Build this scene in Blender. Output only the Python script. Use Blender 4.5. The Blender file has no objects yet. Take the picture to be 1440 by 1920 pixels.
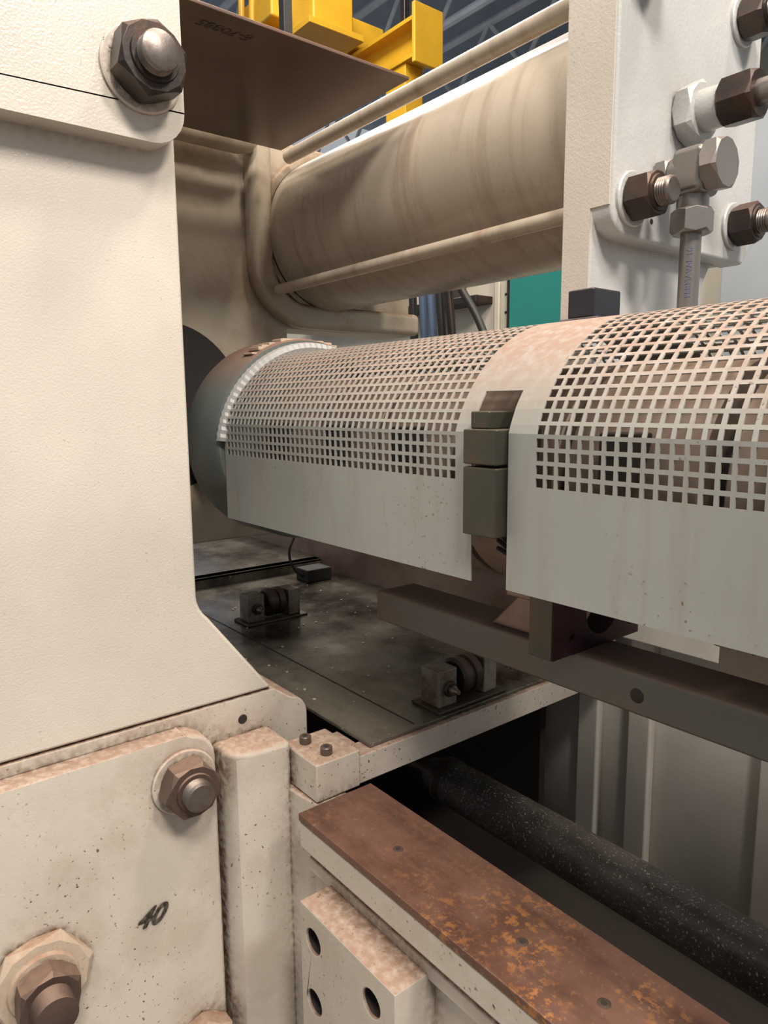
import bpy, bmesh, math, random
from mathutils import Vector, Matrix
random.seed(3)
H=1.5
S=bpy.context.scene
COL=S.collection
# ---------------------------------------------------------------- materials
def newmat(name):
    m=bpy.data.materials.new(name); m.use_nodes=True
    nt=m.node_tree; b=nt.nodes['Principled BSDF']
    return m,nt,b
def N(nt,t,**k):
    n=nt.nodes.new(t)
    for a,v in k.items(): setattr(n,a,v)
    return n
def L(nt,a,b): nt.links.new(a,b)
def noise(nt,co,scale,detail=4,rough=.55,stretch=None):
    n=N(nt,'ShaderNodeTexNoise'); n.inputs['Scale'].default_value=scale
    n.inputs['Detail'].default_value=detail; n.inputs['Roughness'].default_value=rough
    if stretch:
        mp=N(nt,'ShaderNodeMapping'); mp.inputs['Scale'].default_value=stretch
        L(nt,co,mp.inputs['Vector']); L(nt,mp.outputs[0],n.inputs['Vector'])
    else: L(nt,co,n.inputs['Vector'])
    return n.outputs['Fac']
def ramp(nt,fac,a,b,va=0.,vb=1.):
    r=N(nt,'ShaderNodeMapRange'); r.clamp=True
    r.inputs['From Min'].default_value=a; r.inputs['From Max'].default_value=b
    r.inputs['To Min'].default_value=va; r.inputs['To Max'].default_value=vb
    L(nt,fac,r.inputs['Value']); return r.outputs[0]
def mixc(nt,fac,a,b):
    m=N(nt,'ShaderNodeMix'); m.data_type='RGBA'
    for s,v in ((m.inputs['Factor'],fac),(m.inputs[6],a),(m.inputs[7],b)):
        if isinstance(v,bpy.types.NodeSocket): L(nt,v,s)
        elif isinstance(v,(int,float)): s.default_value=v
        else: s.default_value=(*v,1)
    return m.outputs[2]
def mul(nt,a,b,op='MULTIPLY'):
    m=N(nt,'ShaderNodeMath'); m.operation=op
    for s,v in ((m.inputs[0],a),(m.inputs[1],b)):
        if isinstance(v,(int,float)): s.default_value=v
        else: L(nt,v,s)
    return m.outputs[0]
def paint(name,col,rough=.35,dust=.8,dustcol=(.33,.2,.13),peel=.12,peelscale=260,speck=.5,metal=0,var=.12,streak=0.,mott=0.,mottcol=(.3,.16,.09),mscale=9,upr=(.25,.9),sscale=(14,14,1.2),rvar=0.,edge=0.,edged=.035,fleck=0.,spread=(.47,.62)):
    m,nt,b=newmat(name)
    tc=N(nt,'ShaderNodeTexCoord').outputs['Object']
    big=noise(nt,tc,3.5,5); fine=noise(nt,tc,90,4)
    c=mixc(nt,ramp(nt,big,.3,.7),tuple(x*(1-var) for x in col),tuple(min(1,x*(1+var*.6)) for x in col))
    if mott:
        mo=ramp(nt,noise(nt,tc,mscale,7,.65),.46,.62,0,mott)
        c=mixc(nt,mo,c,mottcol)
    if streak:
        st=ramp(nt,noise(nt,tc,1,5,.6,sscale),.50,.75,0,streak)
        c=mixc(nt,st,c,mottcol)
    g=N(nt,'ShaderNodeNewGeometry'); sx=N(nt,'ShaderNodeSeparateXYZ'); L(nt,g.outputs['Normal'],sx.inputs[0])
    up=ramp(nt,sx.outputs['Z'],*upr)
    dm=mul(nt,up,ramp(nt,fine,.3,.6,.55,1.))
    dm=mul(nt,dm,dust)
    c=mixc(nt,dm,c,dustcol)
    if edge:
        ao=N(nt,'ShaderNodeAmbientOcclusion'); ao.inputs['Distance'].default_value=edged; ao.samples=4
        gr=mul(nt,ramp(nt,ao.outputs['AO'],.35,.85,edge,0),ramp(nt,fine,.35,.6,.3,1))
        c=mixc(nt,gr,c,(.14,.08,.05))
    sp=ramp(nt,noise(nt,tc,170,2,.5),.66,.72,0,speck)
    sp=mul(nt,sp,ramp(nt,noise(nt,tc,6,3),*spread))
    c=mixc(nt,sp,c,(.12,.07,.045))
    if fleck:
        c=mixc(nt,mul(nt,ramp(nt,noise(nt,tc,120,2,.5),.70,.73,0,fleck),1.),c,(.45,.42,.36))
    L(nt,c,b.inputs['Base Color'])
    rr=ramp(nt,dm,0,.8,rough,.85)
    if rvar:
        rr=mul(nt,rr,ramp(nt,noise(nt,tc,7,5),.3,.7,-rvar,rvar),'ADD')
    L(nt,rr,b.inputs['Roughness'])
    b.inputs['Metallic'].default_value=metal
    if peel:
        bp=N(nt,'ShaderNodeBump'); bp.inputs['Strength'].default_value=peel; bp.inputs['Distance'].default_value=.002
        L(nt,noise(nt,tc,peelscale,2,.5),bp.inputs['Height']); L(nt,bp.outputs[0],b.inputs['Normal'])
    return m
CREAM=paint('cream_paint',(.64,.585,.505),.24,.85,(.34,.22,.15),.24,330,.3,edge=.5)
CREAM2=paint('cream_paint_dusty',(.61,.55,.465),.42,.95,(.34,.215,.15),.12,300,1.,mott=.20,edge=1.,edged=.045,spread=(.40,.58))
CREAMG=paint('guard_paint',(.345,.350,.32),.42,.95,(.27,.165,.115),.04,300,.8,streak=.3,upr=(.28,.85),mottcol=(.26,.17,.115),sscale=(45,45,5))
CYLM=paint('cylinder_paint',(.50,.425,.33),.27,.45,(.26,.145,.09),.05,200,.3,streak=.55,mottcol=(.24,.13,.075),sscale=(26,3,3),upr=(.6,1.),rvar=.07)
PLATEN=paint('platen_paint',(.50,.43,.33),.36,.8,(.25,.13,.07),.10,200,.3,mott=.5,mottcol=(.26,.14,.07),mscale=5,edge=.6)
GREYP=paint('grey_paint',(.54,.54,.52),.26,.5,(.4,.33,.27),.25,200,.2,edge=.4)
DRUM=paint('drum_grey_green',(.13,.15,.14),.34,.95,(.27,.13,.075),.04,200,.3,upr=(.45,.95))
WALLC=paint('base_frame_paint',(.62,.58,.51),.4,.5,(.25,.18,.13),.08,200,.3,mott=.2,mottcol=(.32,.26,.2),mscale=4)
SIDECH=paint('pinkish_steel_channel',(.24,.17,.135),.32,.7,(.22,.11,.06),.04,200,.5,metal=.35,mott=.6,mottcol=(.13,.07,.045),mscale=7)
NUT=paint('dark_nut_steel',(.045,.036,.032),.38,.6,(.18,.11,.08),.12,120,.3,metal=.6,mott=.5,mottcol=(.10,.055,.035),mscale=20)
NUTC=paint('cream_dusty_nut',(.55,.45,.34),.5,.95,(.33,.2,.13),.1,200,.5,mott=.3,edge=.6)
NUTB=paint('bronze_dusty_nut',(.12,.08,.065),.42,.7,(.32,.21,.15),.1,200,.3,metal=.5)
STUD=paint('stud_steel',(.20,.175,.155),.38,.4,(.25,.16,.11),.08,200,.3,metal=.8,mott=.4,mottcol=(.1,.06,.04),mscale=40)
STEELP=paint('fitting_zinc_steel',(.25,.23,.21),.33,.5,(.24,.17,.13),.05,200,.3,metal=.7)
SHEET=paint('brown_sheet_steel',(.17,.11,.085),.30,.7,(.3,.18,.12),.03,120,.2,metal=.3,mott=.5,mottcol=(.25,.145,.095),var=.3,mscale=3)
TRAY=paint('oily_tray_steel',(.17,.155,.12),.19,.3,(.12,.085,.06),.04,100,.8,metal=.3,mott=1.,mottcol=(.022,.013,.009),var=.4,mscale=4.5,rvar=.12,upr=(.3,2.2),streak=.6,sscale=(3,12,3),fleck=.5)
BEAM=paint('dark_beam_paint',(.10,.098,.082),.42,.8,(.24,.155,.12),.06,150,.6,mott=.6,mottcol=(.16,.09,.065),mscale=4)
BLOCK=paint('blackened_clamp_steel',(.055,.056,.042),.33,.5,(.12,.08,.05),.06,100,.4,metal=.4,mott=.5,mottcol=(.11,.06,.03),mscale=14)
LUG=paint('blued_lug_steel',(.035,.035,.045),.3,.6,(.12,.08,.06),.06,100,.4,metal=.5)
BLUED=paint('blued_plate_steel',(.09,.04,.05),.3,.6,(.2,.13,.1),.05,100,.3,metal=.6,mott=.6,mottcol=(.05,.045,.07))
BRACK=paint('oily_bracket_steel',(.27,.26,.22),.3,.6,(.14,.09,.06),.1,100,.5,metal=.25,mott=.8,mottcol=(.09,.05,.03),mscale=14,edge=.5)
BLACK=paint('black_rubber',(.02,.019,.018),.5,.25,(.12,.1,.09),.1,160,.2)
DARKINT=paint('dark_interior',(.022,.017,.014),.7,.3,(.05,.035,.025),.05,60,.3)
YEL=paint('crane_yellow',(.68,.36,.02),.4,.1,(.5,.3,.05),0,100,.1)
HEAT=paint('heater_band',(.25,.19,.15),.45,.6,(.26,.16,.10),.1,60,.3,metal=.3,mott=.6,mottcol=(.10,.07,.05))
CABIN=paint('cabinet_paint',(.58,.54,.44),.45,.3,(.4,.3,.2),0,100,.1)
BLUG=paint('blue_grey_cabinet',(.36,.39,.42),.4,.3,(.4,.3,.2),0,100,.1)
RINGM=paint('corrugated_ring_grey',(.42,.43,.42),.4,.5,(.3,.2,.14),0,100,.1)
TEAL=paint('teal_window_glass',(.02,.22,.19),.12,0,(.1,.1,.1),0,100,0)
CONC=paint('floor_concrete',(.2,.19,.17),.6,.2,(.18,.15,.12),.05,50,.2)
ROOF=paint('roof_sheet',(.26,.32,.40),.6,0,(.1,.1,.1),0,50,0)
TRUSS=paint('truss_grey',(.55,.58,.62),.5,0,(.1,.1,.1),0,50,0)
BLUEH=paint('blue_hose',(.10,.15,.24),.5,0,(.1,.1,.1),0,50,0)
INK=paint('black_ink',(.03,.025,.02),.6,0,(.1,.1,.1),0,50,0,mott=.5,mottcol=(.25,.2,.16),mscale=120)
INKB=paint('blue_print_ink',(.12,.14,.22),.6,0,(.1,.1,.1),0,50,0)
def pipe_black():
    m,nt,b=newmat('black_gritty_roller')
    tc=N(nt,'ShaderNodeTexCoord').outputs['Object']
    c=mixc(nt,ramp(nt,noise(nt,tc,12,6),.35,.7),(.035,.032,.028),(.105,.09,.078))
    c=mixc(nt,ramp(nt,noise(nt,tc,260,2,.5),.61,.67,0,.8),c,(.40,.35,.30))
    L(nt,c,b.inputs['Base Color']); b.inputs['Roughness'].default_value=.40
    bp=N(nt,'ShaderNodeBump'); bp.inputs['Strength'].default_value=.6; bp.inputs['Distance'].default_value=.003
    L(nt,noise(nt,tc,70,5,.6),bp.inputs['Height']); L(nt,bp.outputs[0],b.inputs['Normal']); return m
ROLLER=pipe_black()
def rustm():
    m,nt,b=newmat('rusty_way_cover')
    tc=N(nt,'ShaderNodeTexCoord').outputs['Object']
    c=mixc(nt,ramp(nt,noise(nt,tc,7,6,.6),.35,.68),(.115,.053,.036),(.215,.11,.075))
    c=mixc(nt,ramp(nt,noise(nt,tc,1,6,.65,(5,16,5)),.5,.68,0,.8),c,(.062,.029,.022))
    nearx=N(nt,'ShaderNodeSeparateXYZ'); L(nt,tc,nearx.inputs[0])
    orange=mul(nt,ramp(nt,noise(nt,tc,85,5,.65),.51,.57),ramp(nt,noise(nt,tc,13,4),.46,.60))
    c=mixc(nt,mul(nt,orange,ramp(nt,nearx.outputs['X'],-.66,-.34,.15,.9)),c,(.48,.20,.055))
    c=mixc(nt,ramp(nt,noise(nt,tc,150,3,.6),.60,.72,0,.35),c,(.36,.26,.20))
    L(nt,c,b.inputs['Base Color'])
    L(nt,ramp(nt,noise(nt,tc,14,5),.3,.7,.25,.6),b.inputs['Roughness'])
    b.inputs['Metallic'].default_value=.2
    bp=N(nt,'ShaderNodeBump'); bp.inputs['Strength'].default_value=.15; bp.inputs['Distance'].default_value=.002
    L(nt,noise(nt,tc,90,3),bp.inputs['Height']); L(nt,bp.outputs[0],b.inputs['Normal']); return m
RUST=rustm()
# ---------------------------------------------------------------- geometry helpers
def finish(name,bm,mat,bevel=0,smooth=True,segs=2,ang=32):
    bmesh.ops.recalc_face_normals(bm,faces=bm.faces)
    me=bpy.data.meshes.new(name); bm.to_mesh(me); bm.free()
    if smooth:
        for p in me.polygons: p.use_smooth=True
        me.set_sharp_from_angle(angle=math.radians(ang))
    me.materials.append(mat)
    o=bpy.data.objects.new(name,me); COL.objects.link(o)
    if bevel:
        b=o.modifiers.new('bevel','BEVEL'); b.width=bevel; b.segments=segs; b.limit_method='ANGLE'; b.angle_limit=math.radians(40)
        b.harden_normals=True
    return o
def box(name,x0,x1,y0,y1,z0,z1,mat,bevel=.003,segs=2):
    bm=bmesh.new()
    v=[bm.verts.new((x,y,z)) for x in (x0,x1) for y in (y0,y1) for z in (z0,z1)]
    for f in ((0,1,3,2),(4,6,7,5),(0,4,5,1),(2,3,7,6),(0,2,6,4),(1,5,7,3)): bm.faces.new([v[i] for i in f])
    return finish(name,bm,mat,bevel,segs=segs)
def prism(name,pts,a0,a1,axis,mat,bevel=.003,segs=2):
    """pts 2D polygon; axis X -> (y,z), Y -> (x,z), Z -> (x,y)"""
    bm=bmesh.new()
    def P(a,p): return {'X':(a,p[0],p[1]),'Y':(p[0],a,p[1]),'Z':(p[0],p[1],a)}[axis]
    A=[bm.verts.new(P(a0,p)) for p in pts]; B=[bm.verts.new(P(a1,p)) for p in pts]
    bm.faces.new(A); bm.faces.new(B)
    n=len(pts)
    for i in range(n): bm.faces.new((A[i],A[(i+1)%n],B[(i+1)%n],B[i]))
    return finish(name,bm,mat,bevel,segs=segs)
def basis(ax):
    a=Vector(ax).normalized(); t=Vector((0,0,1)) if abs(a.z)<.9 else Vector((1,0,0))
    u=a.cross(t).normalized(); v=a.cross(u); return a,u,v
def lathe(name,prof,c,ax,mat,segs=48,phase=0,bevel=0,caps=True):
    a,u,v=basis(ax); c=Vector(c); bm=bmesh.new(); rings=[]
    for (h,r) in prof:
        rings.append([bm.verts.new(c+a*h+u*(r*math.cos(phase+2*math.pi*i/segs))+v*(r*math.sin(phase+2*math.pi*i/segs))) for i in range(segs)])
    for R1,R2 in zip(rings,rings[1:]):
        for i in range(segs): bm.faces.new((R1[i],R1[(i+1)%segs],R2[(i+1)%segs],R2[i]))
    if caps: bm.faces.new(rings[0]); bm.faces.new(rings[-1])
    return finish(name,bm,mat,bevel)
def rod(name,p0,p1,r,mat,segs=24,bev=.0):
    p0=Vector(p0);p1=Vector(p1);l=(p1-p0).length
    pr=[(0,r),(l,r)] if not bev else [(0,r-bev),(bev,r),(l-bev,r),(l,r-bev)]
    return lathe(name,pr,p0,p1-p0,mat,segs)
def hexn(name,c,ax,R,h,mat,phase=0,chin=True):
    a,u,v=basis(ax); c=Vector(c); bm=bmesh.new(); ap=R*math.cos(math.pi/6); ch=R*.14
    def ring(h6,hm,rad6,radm):
        o=[]
        for i in range(12):
            t=phase+math.pi*i/6; even=i%2==0
            r=rad6 if even else radm; hh=h6 if even else hm
            o.append(bm.verts.new(c+a*hh+u*(r*math.cos(t))+v*(r*math.sin(t))))
        return o
    rs=[ring(0,0,ap,ap),ring(ch,ch*.15,R,ap),ring(h-ch,h-ch*.15,R,ap),ring(h,h,ap*.99,ap*.99)]
    for A,B in zip(rs,rs[1:]):
        for i in range(12): bm.faces.new((A[i],A[(i+1)%12],B[(i+1)%12],B[i]))
    bm.faces.new(rs[0]); bm.faces.new(rs[-1])
    return finish(name,bm,mat,R*.03,ang=20)
def thread_prof(l,r,pitch=.0035):
    p=[(0,r)]; x=0
    while x<l-pitch*1.5:
        p+= [(x+pitch*.5,r*.93),(x+pitch,r)]; x+=pitch
    p+=[(l-.002,r*.96),(l,r*.82)]
    return p
def tube(name,pts,r,mat,cyc=False):
    cu=bpy.data.curves.new(name,'CURVE'); cu.dimensions='3D'; cu.bevel_depth=r; cu.bevel_resolution=5; cu.use_fill_caps=True
    sp=cu.splines.new('BEZIER'); sp.bezier_points.add(len(pts)-1)
    for b,p in zip(sp.bezier_points,pts): b.co=p; b.handle_left_type=b.handle_right_type='AUTO'
    sp.resolution_u=16
    o=bpy.data.objects.new(name,cu); o.data.materials.append(mat); COL.objects.link(o); return o
def text(name,s,size,loc,rot,mat,ext=.0003):
    cu=bpy.data.curves.new(name,'FONT'); cu.body=s; cu.size=size; cu.extrude=ext; cu.align_x='CENTER'; cu.align_y='CENTER'
    o=bpy.data.objects.new(name,cu); o.data.materials.append(mat); COL.objects.link(o)
    o.matrix_world=Matrix.Translation(loc)@rot.to_4x4(); return o
def group(name,objs,anchor=None):
    bpy.context.view_layer.update()
    if anchor is None:
        mn=Vector((1e9,)*3); mx=Vector((-1e9,)*3)
        for o in objs:
            for c in o.bound_box:
                w=o.matrix_world@Vector(c)
                mn=Vector(map(min,mn,w)); mx=Vector(map(max,mx,w))
        anchor=Vector(((mn.x+mx.x)/2,(mn.y+mx.y)/2,mn.z))
    e=bpy.data.objects.new(name,None); e.empty_display_size=.05; COL.objects.link(e); e.location=anchor
    for o in objs:
        o.parent=e; o.matrix_parent_inverse=Matrix.Translation(-Vector(anchor))
    return e
def arc(cx,cy,r,a0,a1,n=8):
    return [(cx+r*math.cos(math.radians(a0+(a1-a0)*i/n)),cy+r*math.sin(math.radians(a0+(a1-a0)*i/n))) for i in range(n+1)]
def boolcut(o,cutters):
    bpy.context.view_layer.update()
    for c in cutters:
        m=o.modifiers.new('cut','BOOLEAN'); m.object=c; m.operation='DIFFERENCE'; m.solver='EXACT'
    dg=bpy.context.evaluated_depsgraph_get()
    me=bpy.data.meshes.new_from_object(o.evaluated_get(dg))
    o.modifiers.clear(); o.data=me
    for p in me.polygons: p.use_smooth=False
    for c in cutters: bpy.data.objects.remove(c)
def nutbolt(c,R,h,sr,sl,nm=NUT,sm=STUD,phase=.3,washer=None,ax=(1,0,0)):
    c=Vector(c); a=Vector(ax); ps=[]
    w=0
    if washer: ps.append(lathe('washer',[(0,R*1.12),(.004,R*1.12),(.006,R*1.07)],c,ax,washer)); w=.006
    ps.append(hexn('nut',c+a*w,ax,R,h,nm,phase))
    ps.append(lathe('stud_collar',[(0,sr*1.3),(.003,sr*1.25)],c+a*(w+h),ax,nm,32))
    ps.append(lathe('threaded_stud',thread_prof(sl,sr),c+a*(w+h),ax,sm,40))
    return group('hex_nut_and_stud',ps)
# ================================================================ camera
f=1334.
ax_=Vector((-1073,192,-f)).normalized(); by_=Vector((1697,215,-f)).normalized()
ex=-ax_; ey=(by_-by_.dot(ex)*ex).normalized(); ez=ex.cross(ey)
R=Matrix((ex,ey,ez))
cam=bpy.data.cameras.new('camera'); camo=bpy.data.objects.new('camera',cam); COL.objects.link(camo)
cam.sensor_fit='VERTICAL'; cam.sensor_height=36; cam.lens=f/1920*36; cam.clip_start=.02; cam.clip_end=100
camo.matrix_world=R.to_4x4(); S.camera=camo
# ================================================================ left frame column
XC=-1.0
colpts=[(-.9,1.3),(.43,1.3),(.43,-.25)]+[(.43+.05-.05*math.cos(math.radians(a)),-.285-.05*math.sin(math.radians(a))) for a in (0,12,25,38,48)]+[(.5535,-.4635),(-.9,-.4635)]
column=prism('column_plate',colpts,XC-.16,XC,'X',CREAM,.006,3)
basepts=[(-.9,-.4655),(.557,-.4655),(.59,-.49)]+arc(.585,-.525,.036,60,0,5)+[(.621,-.60),(.621,-1.5),(-.9,-1.5)]
base=prism('base_plate',basepts,XC-.16,XC-.001,'X',CREAM2,.003,3)
hole=lathe('plug_hole',[(0,.008),(.0012,.007)],(XC-.0008,.498,-.503),(1,0,0),DARKINT,16)
mark=text('handwritten_mark','40',.040,(XC+.0416,.314,-.744),Matrix(((0,0,1),(1,0,0),(0,1,0)))@Matrix.Rotation(math.radians(-4),3,'Z'),INK)
mark.data.shear=.5; mark.data.offset=.0010; mark.data.space_character=1.0
up=[(-.9,1.3),(.428,1.3),(.428,.385)]+arc(.383,.386,.045,0,-90,6)+[(-.9,.341)]
upl=prism('upper_flange_plate',up,XC,-.96,'X',CREAM,.009,4)
lp=[(-.9,-.482),(.385,-.482)]+arc(.385,-.528,.046,90,0,6)+[(.431,-1.5),(-.9,-1.5)]
lpl=prism('lower_flange_plate',lp,XC,-.96,'X',CREAM2,.007,4)
bossU=prism('side_boss',[(-1.0,.440),(-.955,.440),(-.935,.452),(-.925,.475),(-.922,.542),(-1.0,.542)],-1.5,-.523,'Z',CREAM2,.010,4)
bossN=prism('boss_neck',[(-1.0,.53),(-.90,.538),(-.853,.545),(-.853,.60),(-1.0,.60)],-1.5,-.603,'Z',CREAM2,.004,3)
arc_l=tube('engraved_arc',[(-.9598,-.05,.60),(-.9598,.08,.53),(-.9598,.19,.545),(-.9598,.26,.60)],.0007,GREYP)
group('machine_frame_column',[column,base,hole,upl,lpl,bossU,bossN,mark,arc_l])
nutbolt((-.96,.372,.425),.047,.042,.024,.022,washer=CREAM2,phase=.35)
nutbolt((-.96,.378,-.55),.044,.036,.022,.020,nm=NUTB,washer=CREAM2,phase=.15)
c=(-.96,.165,-.755)
group('hex_nut_and_stud',[hexn('flat_nut',c,(1,0,0),.068,.02,NUTC,.1),lathe('boss_ring',[(0,.045),(.006,.043)],(-.94,c[1],c[2]),(1,0,0),NUTC),
  hexn('nut',(-.934,c[1],c[2]),(1,0,0),.042,.034,NUTB,.4),lathe('stud',thread_prof(.03,.026),(-.90,c[1],c[2]),(1,0,0),NUTB,32)])
nutbolt((-.96,.385,-.985),.046,.034,.022,.016,nm=NUTC,phase=.5)
# ================================================================ rail with rusty way cover
rl=[box('rail_top_lip',-.85,.6,.508,.642,-.655,-.612,CREAM2,.004),
    box('rail_web',-.852,.6,.535,.632,-1.5,-.655,CREAM2,.004),
    box('rail_ridge',-.85,.6,.522,.54,-.70,-.675,CREAM2,.005),
    box('rusty_way_cover',-.85,.6,.507,.643,-.612,-.60,RUST,.0015)]
for x in (-.689,-.47,-.363,-.15,.1):
    rl.append(lathe('countersink_ring',[(0,.0075),(.0006,.0065)],(x,.567,-.6001),(0,0,1),NUT,20))
    rl.append(hexn('screw_socket',(x,.567,-.5996),(0,0,1),.0035,.0004,DARKINT))
blk=box('bolt_block',-.79,-.579,.47,.536,-.89,-.69,CREAM2,.003)
blk.modifiers.clear()
cut=[lathe('c',[(0,.018),(.07,.018)],(x,.46,z),(0,1,0),DARKINT,28) for x in (-.758,-.626) for z in (-.735,-.83)]
boolcut(blk,cut)
bb=blk.modifiers.new('b','BEVEL'); bb.width=.002; bb.limit_method='ANGLE'; bb.segments=2
rl.append(blk)
for x in (-.758,-.626):
    for z in (-.735,-.83):
        rl.append(lathe('hole_shade_sleeve',[(0,.0177),(.055,.0177)],(x,.474,z),(0,1,0),DARKINT,28,caps=False))  # dark sleeve paints the shade inside each bolt hole
        rl.append(lathe('recessed_screw',[(0,.0135),(.004,.0135)],(x,.529,z),(0,-1,0),NUT,20))
group('slide_rail',rl)
# ================================================================ cross bar & end block
bp=[box('bar',-.90,-.857,.626,1.30,-.60,-.5525,CREAM2,.002),
    box('end_block',-.955,-.855,.544,.627,-.602,-.540,CREAM2,.003),
    box('shim_block',-.955,-.902,.628,.652,-.60,-.5535,CREAM2,.002)]
for p in ((-.93,.572),(-.878,.578)):
    bp.append(lathe('cap_screw',[(0,.0095),(.011,.0095),(.0125,.0085)],(p[0],p[1],-.54),(0,0,1),STUD,24))
    bp.append(hexn('socket',(p[0],p[1],-.5278),(0,0,1),.0048,.0006,DARKINT))
group('cross_bar',bp)
# ================================================================ oily tray
tr=[box('tray_sheet',-1.98,-.868,.656,1.30,-.552,-.546,TRAY,.001),
    box('tray_sheet_rear',-1.98,-1.17,.2,.652,-.552,-.546,TRAY,.001),
    box('tray_seam',-1.9,-.88,.760,.7615,-.5462,-.5450,DARKINT,0),
    box('rear_step',-2.02,-1.98,.2,1.30,-.552,-.512,TRAY,.002),
    box('rear_shelf',-3.3,-1.98,.2,1.30,-.520,-.512,TRAY,.001),
    box('seam_rear',-1.97,-1.18,.46,.4615,-.5462,-.5450,DARKINT,0),
    box('side_channel',-3.2,-.85,1.302,1.315,-.552,-.36,SIDECH,.003),
    box('side_channel_lip',-3.2,-.85,1.27,1.315,-.368,-.36,SIDECH,.002)]
group('oily_drip_tray',tr)
bm=bmesh.new()
for k in range(70):
    x=random.uniform(-1.9,-.9); y=random.uniform(.68,1.25); s=random.uniform(.0015,.004); a=random.random()*3
    vs=[bm.verts.new((x+s*math.cos(a+t),y+s*math.sin(a+t),-.5459+h)) for h in (0,s*.6) for t in (0,1.6,3.0,4.4)]
    bm.faces.new(vs[:4]); bm.faces.new(vs[4:])
    for i in range(4): bm.faces.new((vs[i],vs[(i+1)%4],vs[4+(i+1)%4],vs[4+i]))
finish('plastic_chips',bm,CABIN,0,smooth=False)
def roller(x,y,s=1.):
    z=-.546
    ps=[prism('bearing_block',[(x-.05,z+.006),(x+.0,z+.006),(x+.0,z+.075),(x-.05,z+.075)],y-.045,y+.0,'Y',BRACK,.003),
        prism('bearing_block_rear',[(x-.05,z+.006),(x,z+.006),(x,z+.075),(x-.05,z+.075)],y+.07,y+.105,'Y',BRACK,.003),
        lathe('roller_wheel',[(0,.030),(.004,.036),(.018,.036),(.020,.032),(.028,.032),(.030,.036),(.045,.036),(.05,.030)],(x-.022,y+.01,z+.046),(0,1,0),NUT,32),
        lathe('axle',[(0,.010),(.12,.010)],(x-.022,y-.015,z+.046),(0,1,0),STUD,20),
        hexn('axle_nut',(x+.0,y-.022,z+.040),(1,0,0),.015,.009,NUT),
        lathe('grease_nipple',[(0,.009),(.006,.009),(.01,.006),(.018,.004)],(x+.009,y-.022,z+.040),(1,0,0),STUD,12),
        box('foot',x-.065,x+.012,y-.055,y+.12,z+.0002,z+.006,BLOCK,.002)]
    group('support_roller',ps)
roller(-.885,.870); roller(-1.56,.85)
sens=[box('switch_body',-1.90,-1.83,1.15,1.24,-.5458,-.505,BLACK,.004),
      tube('switch_cable',[(-1.86,1.15,-.53),(-1.86,1.12,-.50),(-1.87,1.11,-.45),(-1.87,1.13,-.40)],.004,BLACK)]
group('limit_switch',sens)
# ================================================================ beam
bm_=[box('square_tube',-.93,.6,.72,.805,-.362,-.312,BEAM,.004,3)]
bm_.append(lathe('oil_stain_plug',[(0,.009),(.0008,.007)],(-.435,.7198,-.338),(0,-1,0),DARKINT,20))
group('square_support_beam',bm_)
sup=[prism('support_foot',[(-.68,-.3118),(-.575,-.3118),(-.575,-.26),(-.63,-.26)],.735,.80,'Y',SIDECH,.003),
     box('support_saddle',-.64,-.575,.72,.86,-.2595,-.25,SIDECH,.003)]
group('barrel_support_stand',sup)
bk=box('plate',-.56,-.523,.675,.86,-.3115,-.20,BLUED,.002); bk.modifiers.clear()
cut=[lathe('c',[(0,.034),(.1,.034)],(-.60,.775,-.262),(1,0,0),DARKINT,40)]
for dy,dz in ((-.062,-.028),(.062,-.028),(-.066,.02),(-.05,.045)):
    cut.append(lathe('c',[(0,.0055),(.02,.0055)],(-.535,.775+dy,-.262+dz),(1,0,0),DARKINT,16))
boolcut(bk,cut)
side=box('plate_side_skin',-.559,-.524,.6735,.6755,-.3105,-.201,BLOCK,.0005)
group('bored_bracket_plate',[bk,side])
# ================================================================ perforated guard
CY,CZ,RG=.80,-.10,.205
prof=[(.60,-.210),(.60,-.03),(.612,-.002),(.628,.022)]
t0=math.degrees(math.atan2(.022-CZ,.628-CY))
for i in range(1,15):
    a=math.radians(t0+(90-t0)*i/14); r0=math.hypot(.022-CZ,.628-CY); rr=r0+(RG-r0)*i/14
    prof.append((CY+rr*math.cos(a),CZ+rr*math.sin(a)))
prof+= [(2*CY-y,z) for y,z in reversed(prof[:-1])]
cum=[0]
for a,b in zip(prof,prof[1:]): cum.append(cum[-1]+math.hypot(b[0]-a[0],b[1]-a[1]))
def at(s):
    s=max(0,min(cum[-1],s))
    for i in range(len(cum)-1):
        if s<=cum[i+1]+1e-9:
            t=(s-cum[i])/(cum[i+1]-cum[i]); return (prof[i][0]+(prof[i+1][0]-prof[i][0])*t,prof[i][1]+(prof[i+1][1]-prof[i][1])*t)
SP=.210-.089
PITCH=.0142; HO=.0098; BAR=PITCH-HO
def lines(start,end,a,b):
    out=[(start,False)]
    n=int((b-a+BAR)/PITCH)
    for i in range(n):
        out.append((a+i*PITCH,True)); out.append((a+i*PITCH+HO,False))
    out.append((end,False)); return out
sl=lines(0,cum[-1],SP,cum[-1]-SP)
s_slot=.18+.050
XS0,XS1=-.588,-.532
xl=lines(-1.232,XS0,-1.222,-.612)[:-1]+[(XS0,False),(XS1,False)]+lines(XS1,.35,-.493,.33)[1:]
bm=bmesh.new()
sv=[s for s,_ in sl]
ins=min(range(len(sv)),key=lambda i:abs(sv[i]-s_slot)); s_slot=sv[ins]
V=[[bm.verts.new((x,*at(s))) for s in sv] for x,_ in xl]
for i in range(len(xl)-1):
    for j in range(len(sv)-1):
        if xl[i][1] and sl[j][1]: continue
        if abs(xl[i][0]-XS0)<1e-6 and sv[j]<s_slot-1e-6: continue
        bm.faces.new((V[i][j],V[i+1][j],V[i+1][j+1],V[i][j+1]))
g=finish('perforated_sheet',bm,CREAMG,0,smooth=False)
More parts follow.
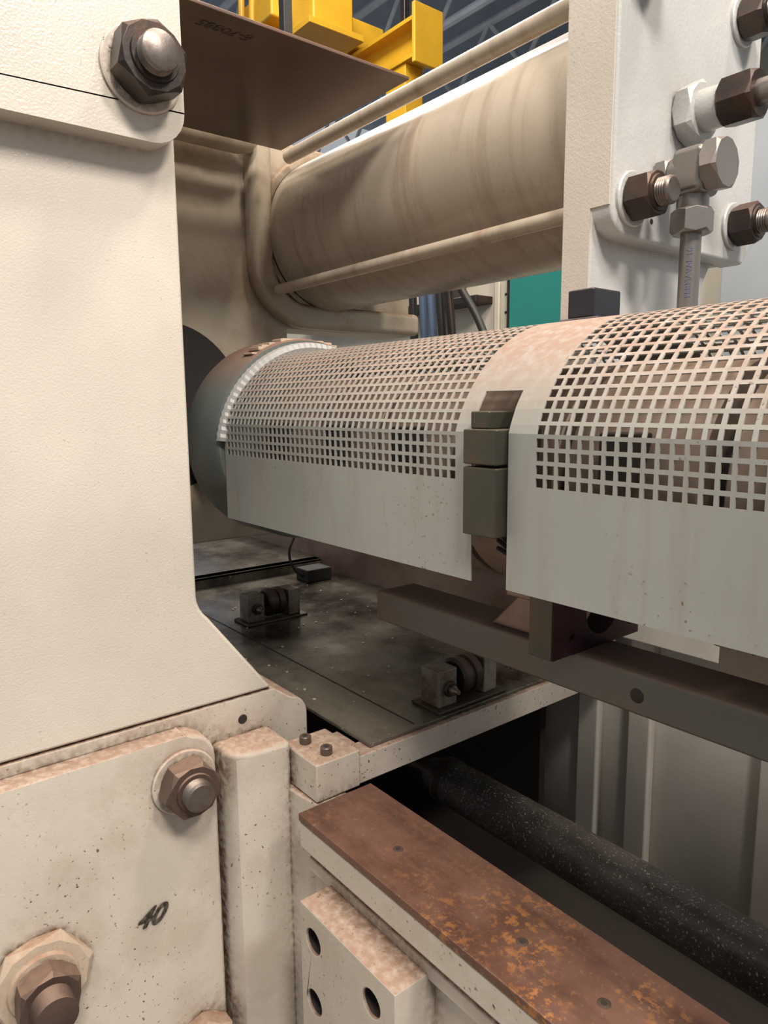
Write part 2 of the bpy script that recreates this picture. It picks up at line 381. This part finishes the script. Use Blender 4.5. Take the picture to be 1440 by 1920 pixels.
so=g.modifiers.new('solid','SOLIDIFY'); so.thickness=.0018; so.offset=0
group('perforated_barrel_guard',[g])
# barrel with heater bands
ps=[lathe('barrel_core',[(0,.11),(1.75,.11)],(-1.66,CY,CZ),(1,0,0),DARKINT,48)]
for a,b in ((-1.20,-1.02),(-1.005,-.85),(-.835,-.68),(-.665,-.51),(-.495,-.34),(-.315,-.16),(-.145,.02)):
    ps.append(lathe('heater_band',[(0,.148),(.002,.150),(b-a-.002,.150),(b-a,.148)],(a,CY,CZ),(1,0,0),HEAT,64))
    ps.append(box('band_clamp',(a+b)/2-.02,(a+b)/2+.02,CY-.170,CY-.135,CZ+.02,CZ+.07,DARKINT,.002))
group('heated_injection_barrel',ps)
# drum and corrugated ring
DY,DZ=.79,-.07
dr=[lathe('drum',[(0,.120),(.0,.185),(.015,.199),(.03,.203),(.155,.203),(.165,.199),(.165,.120)],(-1.405,DY,DZ),(1,0,0),DRUM,96)]
bm=bmesh.new(); n=90; rows=[]
for i in range(n+1):
    a=math.radians(8+164*i/n); w=.0018 if i%2 else -.0018
    row=[]
    for (xx,rr) in ((-1.248,.208),(-1.238+w,.217),(-1.228+w,.215),(-1.222+w,.206),(-1.226,.196),(-1.248,.196)):
        row.append(bm.verts.new((xx,CY+rr*math.cos(a),CZ+.006+rr*1.01*math.sin(a))))
    rows.append(row)
for i in range(n):
    A=rows[i];B=rows[i+1]
    for j in range(6): bm.faces.new((A[j],A[(j+1)%6],B[(j+1)%6],B[j]))
bm.faces.new(rows[0]); bm.faces.new(rows[-1])
ring=finish('corrugated_ring',bm,RINGM,0,ang=10)
dr.append(ring)
for k in range(16):
    a=math.radians(122-k*4.5+random.uniform(-2,2)); q=random.uniform(0,.02)
    dr.append(box('crust_flake',-1.30+q,-1.252+q*.3,DY+.203*math.cos(a)-.011,DY+.203*math.cos(a)+.011,DZ+.198*math.sin(a),DZ+.203*math.sin(a)+.004*random.random(),NUTC,.002))
group('barrel_end_drum',dr)
# clamp blocks
cb=[box('upper_clamp',-.587,-.535,.583,.66,-.068,-.028,BLOCK,.002),
    box('upper_clamp_step',-.582,-.553,.590,.66,-.028,-.008,BLOCK,.002),
    box('lower_clamp',-.587,-.535,.583,.66,-.150,-.071,BLOCK,.002),
    box('clamp_gap',-.583,-.54,.60,.655,-.0712,-.0678,DARKINT,0)]
group('barrel_clamp_block',cb)
group('barrel_clamp_lug',[box('lug',-.60,-.56,.785,.845,.108,.145,LUG,.003),box('lug_base',-.61,-.55,.78,.86,.1045,.1085,LUG,.002)])
wires=[tube('wire',[(-.60,.66,-.16-.01*k),(-.56,.65,-.172-.006*k),(-.50,.67,-.165-.01*k)],.003,BLACK) for k in range(3)]
group('heater_wires',wires)
# ================================================================ far platen
P=-1.66
plp=[(-.2,-1.5),(.15,-1.5),(.15,-.34),(1.0,-.34),(1.0,.20),(1.42,.20),(1.42,.66),(-.2,.66)]
pp=[prism('platen_plate',plp,P-.12,P,'X',PLATEN,.006,3)]
path_o=[(.885,.66),(.885,.36)]+[(1.045-.16*math.cos(math.radians(a)),.36-.16*math.sin(math.radians(a))) for a in range(10,91,10)]+[(1.43,.20)]
path_i=[(1.43,.262),(1.045,.262)]+[(1.045-.098*math.cos(math.radians(a)),.36-.098*math.sin(math.radians(a))) for a in range(80,-1,-10)]+[(.947,.66)]
pp.append(prism('platen_rib',path_o+path_i,P-.01,P+.04,'X',PLATEN,.016,4))
pp.append(lathe('core_boss',[(0,.035),(.5,.035),(.53,.028),(.545,.012)],(P+.05,.35,.625),(0,1,0),PLATEN,32))
pp.append(lathe('bore_shade_disc',[(0,.20),(.003,.197)],(P-.0005,.66,.0),(1,0,0),DARKINT,64))  # flat dark disc, paints the shadow on the platen beside the drum
pp.append(lathe('cyl_seat',[(0,.205),(.03,.200)],(P,1.12,.437),(1,0,0),PLATEN,64))
group('injection_platen',pp)
# ================================================================ cylinder, rods
cyl=[lathe('cylinder_body',[(0,.187),(.93,.187)],(-1.63,1.12,.437),(1,0,0),CYLM,128),
     lathe('seam_ring',[(0,.1875),(.004,.1875)],(-1.629,1.12,.437),(1,0,0),DARKINT,128)]
group('hydraulic_cylinder',cyl)
group('tie_rod_tube',[rod('tube',(-1.60,.940,.286),(-.701,.940,.286),.0125,CYLM,32,.002)])
group('tie_rod_tube',[rod('tube',(-1.60,.978,.604),(-.701,.978,.604),.016,CYLM,32,.002)])
group('tie_rod_tube',[rod('tube',(-1.60,1.28,.62),(-.701,1.28,.62),.014,CYLM,32,.002)])
# top sheet
sh=[box('sheet',-1.56,-1.09,.434,.935,.600,.606,SHEET,.0015),box('sheet_rear',-1.56,-1.165,.0,.434,.600,.606,SHEET,.001)]
tx=text('chalk_number','E-70885',.028,(-1.135,.585,.5995),Matrix(((0,1,0),(1,0,0),(0,0,-1)))@Matrix.Rotation(math.pi,3,'Z'),INK,.0002); tx.data.shear=.3
sh.append(tx)
sh.append(box('sheet_post',-1.33,-1.31,.80,.82,.606,.95,BLACK,.002))
sh.append(box('sheet_bracket',-1.45,-1.25,.62,.66,.606,.66,DARKINT,.003))
group('brown_cover_sheet',sh)
# ================================================================ cylinder end plate
XE=-.617
lowpts=[(.90,-.05),(1.22,-.05),(1.22,.20),(1.24,.23),(1.30,.24),(1.30,1.2),(.90,1.2)]
ep=[prism('end_plate',lowpts,-.70,-.65,'X',GREYP,.003)]
uppts=[(.9005,1.2),(.9005,.275)]+[(.9405-.04*math.cos(math.radians(a)),.275-.04*math.sin(math.radians(a))) for a in (15,30,45,60,75,90)]+[(1.29,.235)]+[(1.31+.0,.26),(1.31,.62),(1.26,.70),(1.26,1.2)]
ep.append(prism('thick_pad',uppts,-.66,XE,'X',GREYP,.006,3))
ep.append(box('edge_skin',-.699,-.621,.8985,.9015,.275,1.2,CREAM,0))
ep.append(box('edge_skin_low',-.699,-.652,.8985,.9015,-.05,.275,CREAM,0))
ep.append(lathe('tapped_hole',[(0,.004),(.0005,.004)],(XE,1.0,.265),(1,0,0),DARKINT,12))
group('cylinder_end_plate',ep)
for (y,z,ph) in ((.945,.287,.3),(1.245,.292,.5),(1.235,.605,.2),(.945,.60,.2)):
    nutbolt((XE,y,z),.034,.038,.019,.022,washer=GREYP,phase=ph)
c=Vector((XE,1.08,.427))
ft=[hexn('flange_hex',c,(1,0,0),.047,.03,GREYP,.5),
    lathe('collar',[(0,.03),(.03,.028)],c+Vector((.03,0,0)),(1,0,0),GREYP),
    hexn('union_nut',c+Vector((.06,0,0)),(1,0,0),.036,.05,NUT,.2),
    tube('hydraulic_pipe',[c+Vector((.10,0,0)),c+Vector((.2,0,0)),c+Vector((.34,0,.0)),c+Vector((.48,.02,0)),c+Vector((.56,.03,-.12)),c+Vector((.56,.03,-.4))],.018,STEELP)]
group('hydraulic_union_fitting',ft)
c=Vector((-.565,1.02,.325))
ft=[hexn('port_nut',(XE,c.y,c.z),(1,0,0),.030,.022,STEELP,.3),
    lathe('elbow_body',[(0,.022),(.012,.028),(.05,.028),(.062,.024)],(XE+.018,c.y,c.z),(1,0,0),STEELP,32),
    box('elbow_knuckle',c.x-.022,c.x+.026,c.y-.028,c.y+.028,c.z-.034,c.z+.03,STEELP,.01,4),
    hexn('cap_nut',(c.x+.022,c.y,c.z+.002),(1,0,0),.038,.026,STEELP,.2),
    lathe('elbow_leg',[(0,.022),(.03,.022)],(c.x,c.y,c.z-.055),(0,0,1),STEELP,32),
    hexn('pipe_nut',(c.x,c.y,c.z-.085),(0,0,1),.030,.034,STEELP,.2),
    rod('down_pipe',(c.x,c.y,c.z-.4),(c.x,c.y,c.z-.08),.0145,STEELP,32)]
d=Vector((.485,-.875,0)); yv=d.cross(Vector((0,0,1)))
ft.append(text('pipe_marking','FERMAVAL 16',.0115,(c.x+.0148*d.x,c.y+.0148*d.y,.185),Matrix(((0,yv.x,d.x),(0,yv.y,d.y),(1,0,0))),INKB,.0002))
group('hydraulic_elbow_fitting',ft)
# ================================================================ roller/pipe in base
group('black_conveyor_roller',[lathe('roller_tube',[(0,.030),(.03,.038),(.035,.045),(1.34,.045)],(-1.02,.934,-.753),(1,0,0),ROLLER,48),
   lathe('roller_neck',[(0,.02),(.2,.02)],(-1.2,.934,-.753),(1,0,0),NUT,24),
   lathe('end_band',[(0,.0465),(.015,.0465)],(-.975,.934,-.753),(1,0,0),NUT,48)])
group('drive_shaft',[rod('shaft',(-1.2,.80,-.80),(.5,.80,-.80),.010,NUT,20)])
# ================================================================ base frame far side
fw=[box('side_sheet',-1.2,.8,1.36,1.38,-1.5,-.47,WALLC,.002)]
for x in (-.93,-.80,-.52,-.44,-.2,-.1,.2):
    fw.append(box('rib',x-.028,x+.028,1.335,1.36,-1.5,-.50,WALLC,.006))
fw.append(box('top_rail',-1.2,.8,1.316,1.40,-.50,-.455,WALLC,.004))
fw.append(box('rear_post',-1.27,-1.203,1.32,1.40,-1.5,-.455,WALLC,.004))
group('base_side_frame',fw)
group('base_shade_pan',[box('pan',-1.9,.9,.64,1.335,-1.12,-1.10,DARKINT,.002),box('pan_end',-1.62,-1.6,.64,1.335,-1.10,-.60,DARKINT,.002),box('inner_shade_sheet',-1.6,-1.02,1.28,1.30,-1.10,-.60,DARKINT,.002),box('pan_leg',-1.5,-1.45,1.2,1.3,-1.5,-1.12,DARKINT,.002),box('pan_leg',.6,.65,1.2,1.3,-1.5,-1.12,DARKINT,.002)])  # dark-coloured floor and sheets paint the shade inside the base
group('slide_carriage_block',[box('carriage',-.43,.5,.88,1.05,-.312,-.27,CREAM2,.005),box('carriage_web',-.43,.5,.90,1.02,-.42,-.312,CREAM2,.004),box('carriage_leg',.35,.5,.90,1.02,-1.10,-.42,CREAM2,.004)])
# ================================================================ background machine enclosure
YB=2.2
en=[box('panel_row',-4.5,1.6,YB,YB+.6,-1.5,.82,CABIN,.01),box('blue_grey_door',-1.06,1.2,YB-.12,YB-.001,-1.5,.79,BLUG,.01)]
for x in (-2.35,-2.02,-1.55): en.append(box('panel_trim',x-.012,x+.012,YB-.012,YB,-1.4,.80,CABIN,.003))
en.append(box('cable_tray',-3.4,-2.05,YB-.10,YB,.40,.43,NUT,.004))
en.append(box('junction_box',-2.35,-2.2,YB-.08,YB,.43,.53,DARKINT,.004))
for i in range(14): en.append(lathe('rivet',[(0,.006),(.004,.004)],(-1.98,YB,-.2+i*.07),(0,-1,0),NUT,10))
en.append(box('window_frame',-1.96,-1.60,YB-.02,YB,.20,.54,NUT,.004))
en.append(box('window_glass',-1.94,-1.62,YB-.024,YB-.019,.22,.515,TEAL,.001))
group('machine_enclosure',en)
hs=[]
for i,(u,m) in enumerate(((0,BLACK),(.05,BLUEH),(.09,BLUEH),(.13,BLACK),(.17,NUT))):
    hs.append(tube('hose',[(-1.9+u,1.62,.9),(-1.88+u,1.62,.45),(-1.86+u*1.1,1.62,.1),(-1.8+u,1.6,-.46)],.014,m))
hs.append(tube('hose_loop',[(-1.72,1.62,.60),(-1.68,1.62,.42),(-1.56,1.62,.24),(-1.46,1.6,.05),(-1.45,1.6,-.46)],.012,BLACK))
group('hydraulic_hose_bundle',hs)
# ================================================================ building
fl=box('floor',-14,10,-8,14,-1.6,-1.5,CONC,0)
ce=box('ceiling',-14,10,-2,14,6.3,6.4,ROOF,0)
wb=box('wall_back',-14,10,13.8,14,-1.5,6.3,CABIN,0)
tr=[]
for k in range(7):
    y=2.0+k*1.8
    tr.append(rod('top_chord',(-14,y,6.1),(10,y,6.1),.06,TRUSS,8))
    tr.append(rod('bottom_chord',(-14,y,5.2),(10,y,5.2),.06,TRUSS,8))
    for j in range(16):
        x=-14+j*1.5
        tr.append(rod('web',(x,y,5.2),(x+.75,y,6.1),.035,TRUSS,8)); tr.append(rod('web',(x+.75,y,6.1),(x+1.5,y,5.2),.035,TRUSS,8))
group('roof_truss',tr)
def ibeam(name,x0,x1,y,z,w,h,t,mat):
    p=[(y-w/2,z),(y+w/2,z),(y+w/2,z+t),(y+t/2,z+t),(y+t/2,z+h-t),(y+w/2,z+h-t),(y+w/2,z+h),(y-w/2,z+h),(y-w/2,z+h-t),(y-t/2,z+h-t),(y-t/2,z+t),(y-w/2,z+t)]
    return prism(name,p,x0,x1,'X',mat,.004)
cr=[ibeam('runway_beam',-7.2,-4.80,4.3,2.85,.24,.32,.035,YEL),
    box('end_plate',-4.80,-4.76,4.14,4.46,2.78,3.24,YEL,.01),
    box('bridge_girder',-9,-5.2,3.45,3.85,3.05,3.6,YEL,.02),
    box('girder_flange',-9,-5.15,3.38,3.92,3.00,3.05,YEL,.005),
    box('bridge_rail',-9,-5.2,3.55,3.72,3.6,3.67,NUT,.01),
    box('trolley_crosspiece',-5.9,-5.6,3.3,4.5,3.2,3.44,YEL,.02),
    box('hanger_post',-5.22,-4.95,4.2,4.4,2.2,2.85,YEL,.01),
    box('suspension_rod',-5.10,-5.04,4.27,4.33,3.17,6.3,NUT,.01),
    tube('festoon_cable',[(-5.8,3.4,4.4),(-5.9,3.3,3.5),(-6.1,3.35,3.0),(-6.3,3.4,3.9)],.03,YEL)]
group('overhead_crane',cr)
# ================================================================ lights
def area(name,loc,target,size,power,col):
    l=bpy.data.lights.new(name,'AREA'); l.shape='DISK'; l.size=size; l.energy=power; l.color=col
    o=bpy.data.objects.new(name,l); COL.objects.link(o); o.location=loc
    d=Vector(target)-Vector(loc); o.rotation_euler=d.to_track_quat('-Z','Y').to_euler(); return o
area('added_gloss_lamp',(1.5,-.4,2.9),(-.8,.5,-.3),.7,115,(1,.92,.84))
area('added_gloss_lamp',(2.3,.95,2.9),(-1,.4,0),.6,95,(1,.92,.84))  # unseen lamp added so its reflection glosses the upper column
area('added_gloss_lamp',(.2,-.9,3.4),(-.5,.6,-.5),.6,50,(1,.92,.84))
area('added_gloss_lamp',(.2,1.6,3.4),(-.9,1.0,.3),.5,70,(1,.90,.78))
area('added_cylinder_lamp',(-.95,.55,2.3),(-.95,1.05,.4),.35,26,(1,.88,.74))  # unseen lamp added above the cylinder to brighten its near top
area('added_gloss_lamp',(-4.6,2.4,4.0),(-1.0,1.05,.5),.9,150,(1,.93,.84))  # unseen lamp added for the highlight along the cylinder top
area('added_gloss_lamp',(-4.0,2.5,4.8),(-4.5,4.5,2.5),1.0,130,(.95,.97,1))  # unseen lamp added to light the crane
area('added_gloss_lamp',(-2.5,1.2,4.2),(-1.9,1.6,0),.8,60,(1,.9,.8))
w=bpy.data.worlds.new('hall_ambient'); S.world=w; w.use_nodes=True
w.node_tree.nodes['Background'].inputs[0].default_value=(.90,.93,1,1); w.node_tree.nodes['Background'].inputs[1].default_value=.42
S.view_settings.view_transform='Standard'
# lift scene so the floor is at z=0
for o in bpy.data.objects:
    if o.parent is None: o.location.z+=H
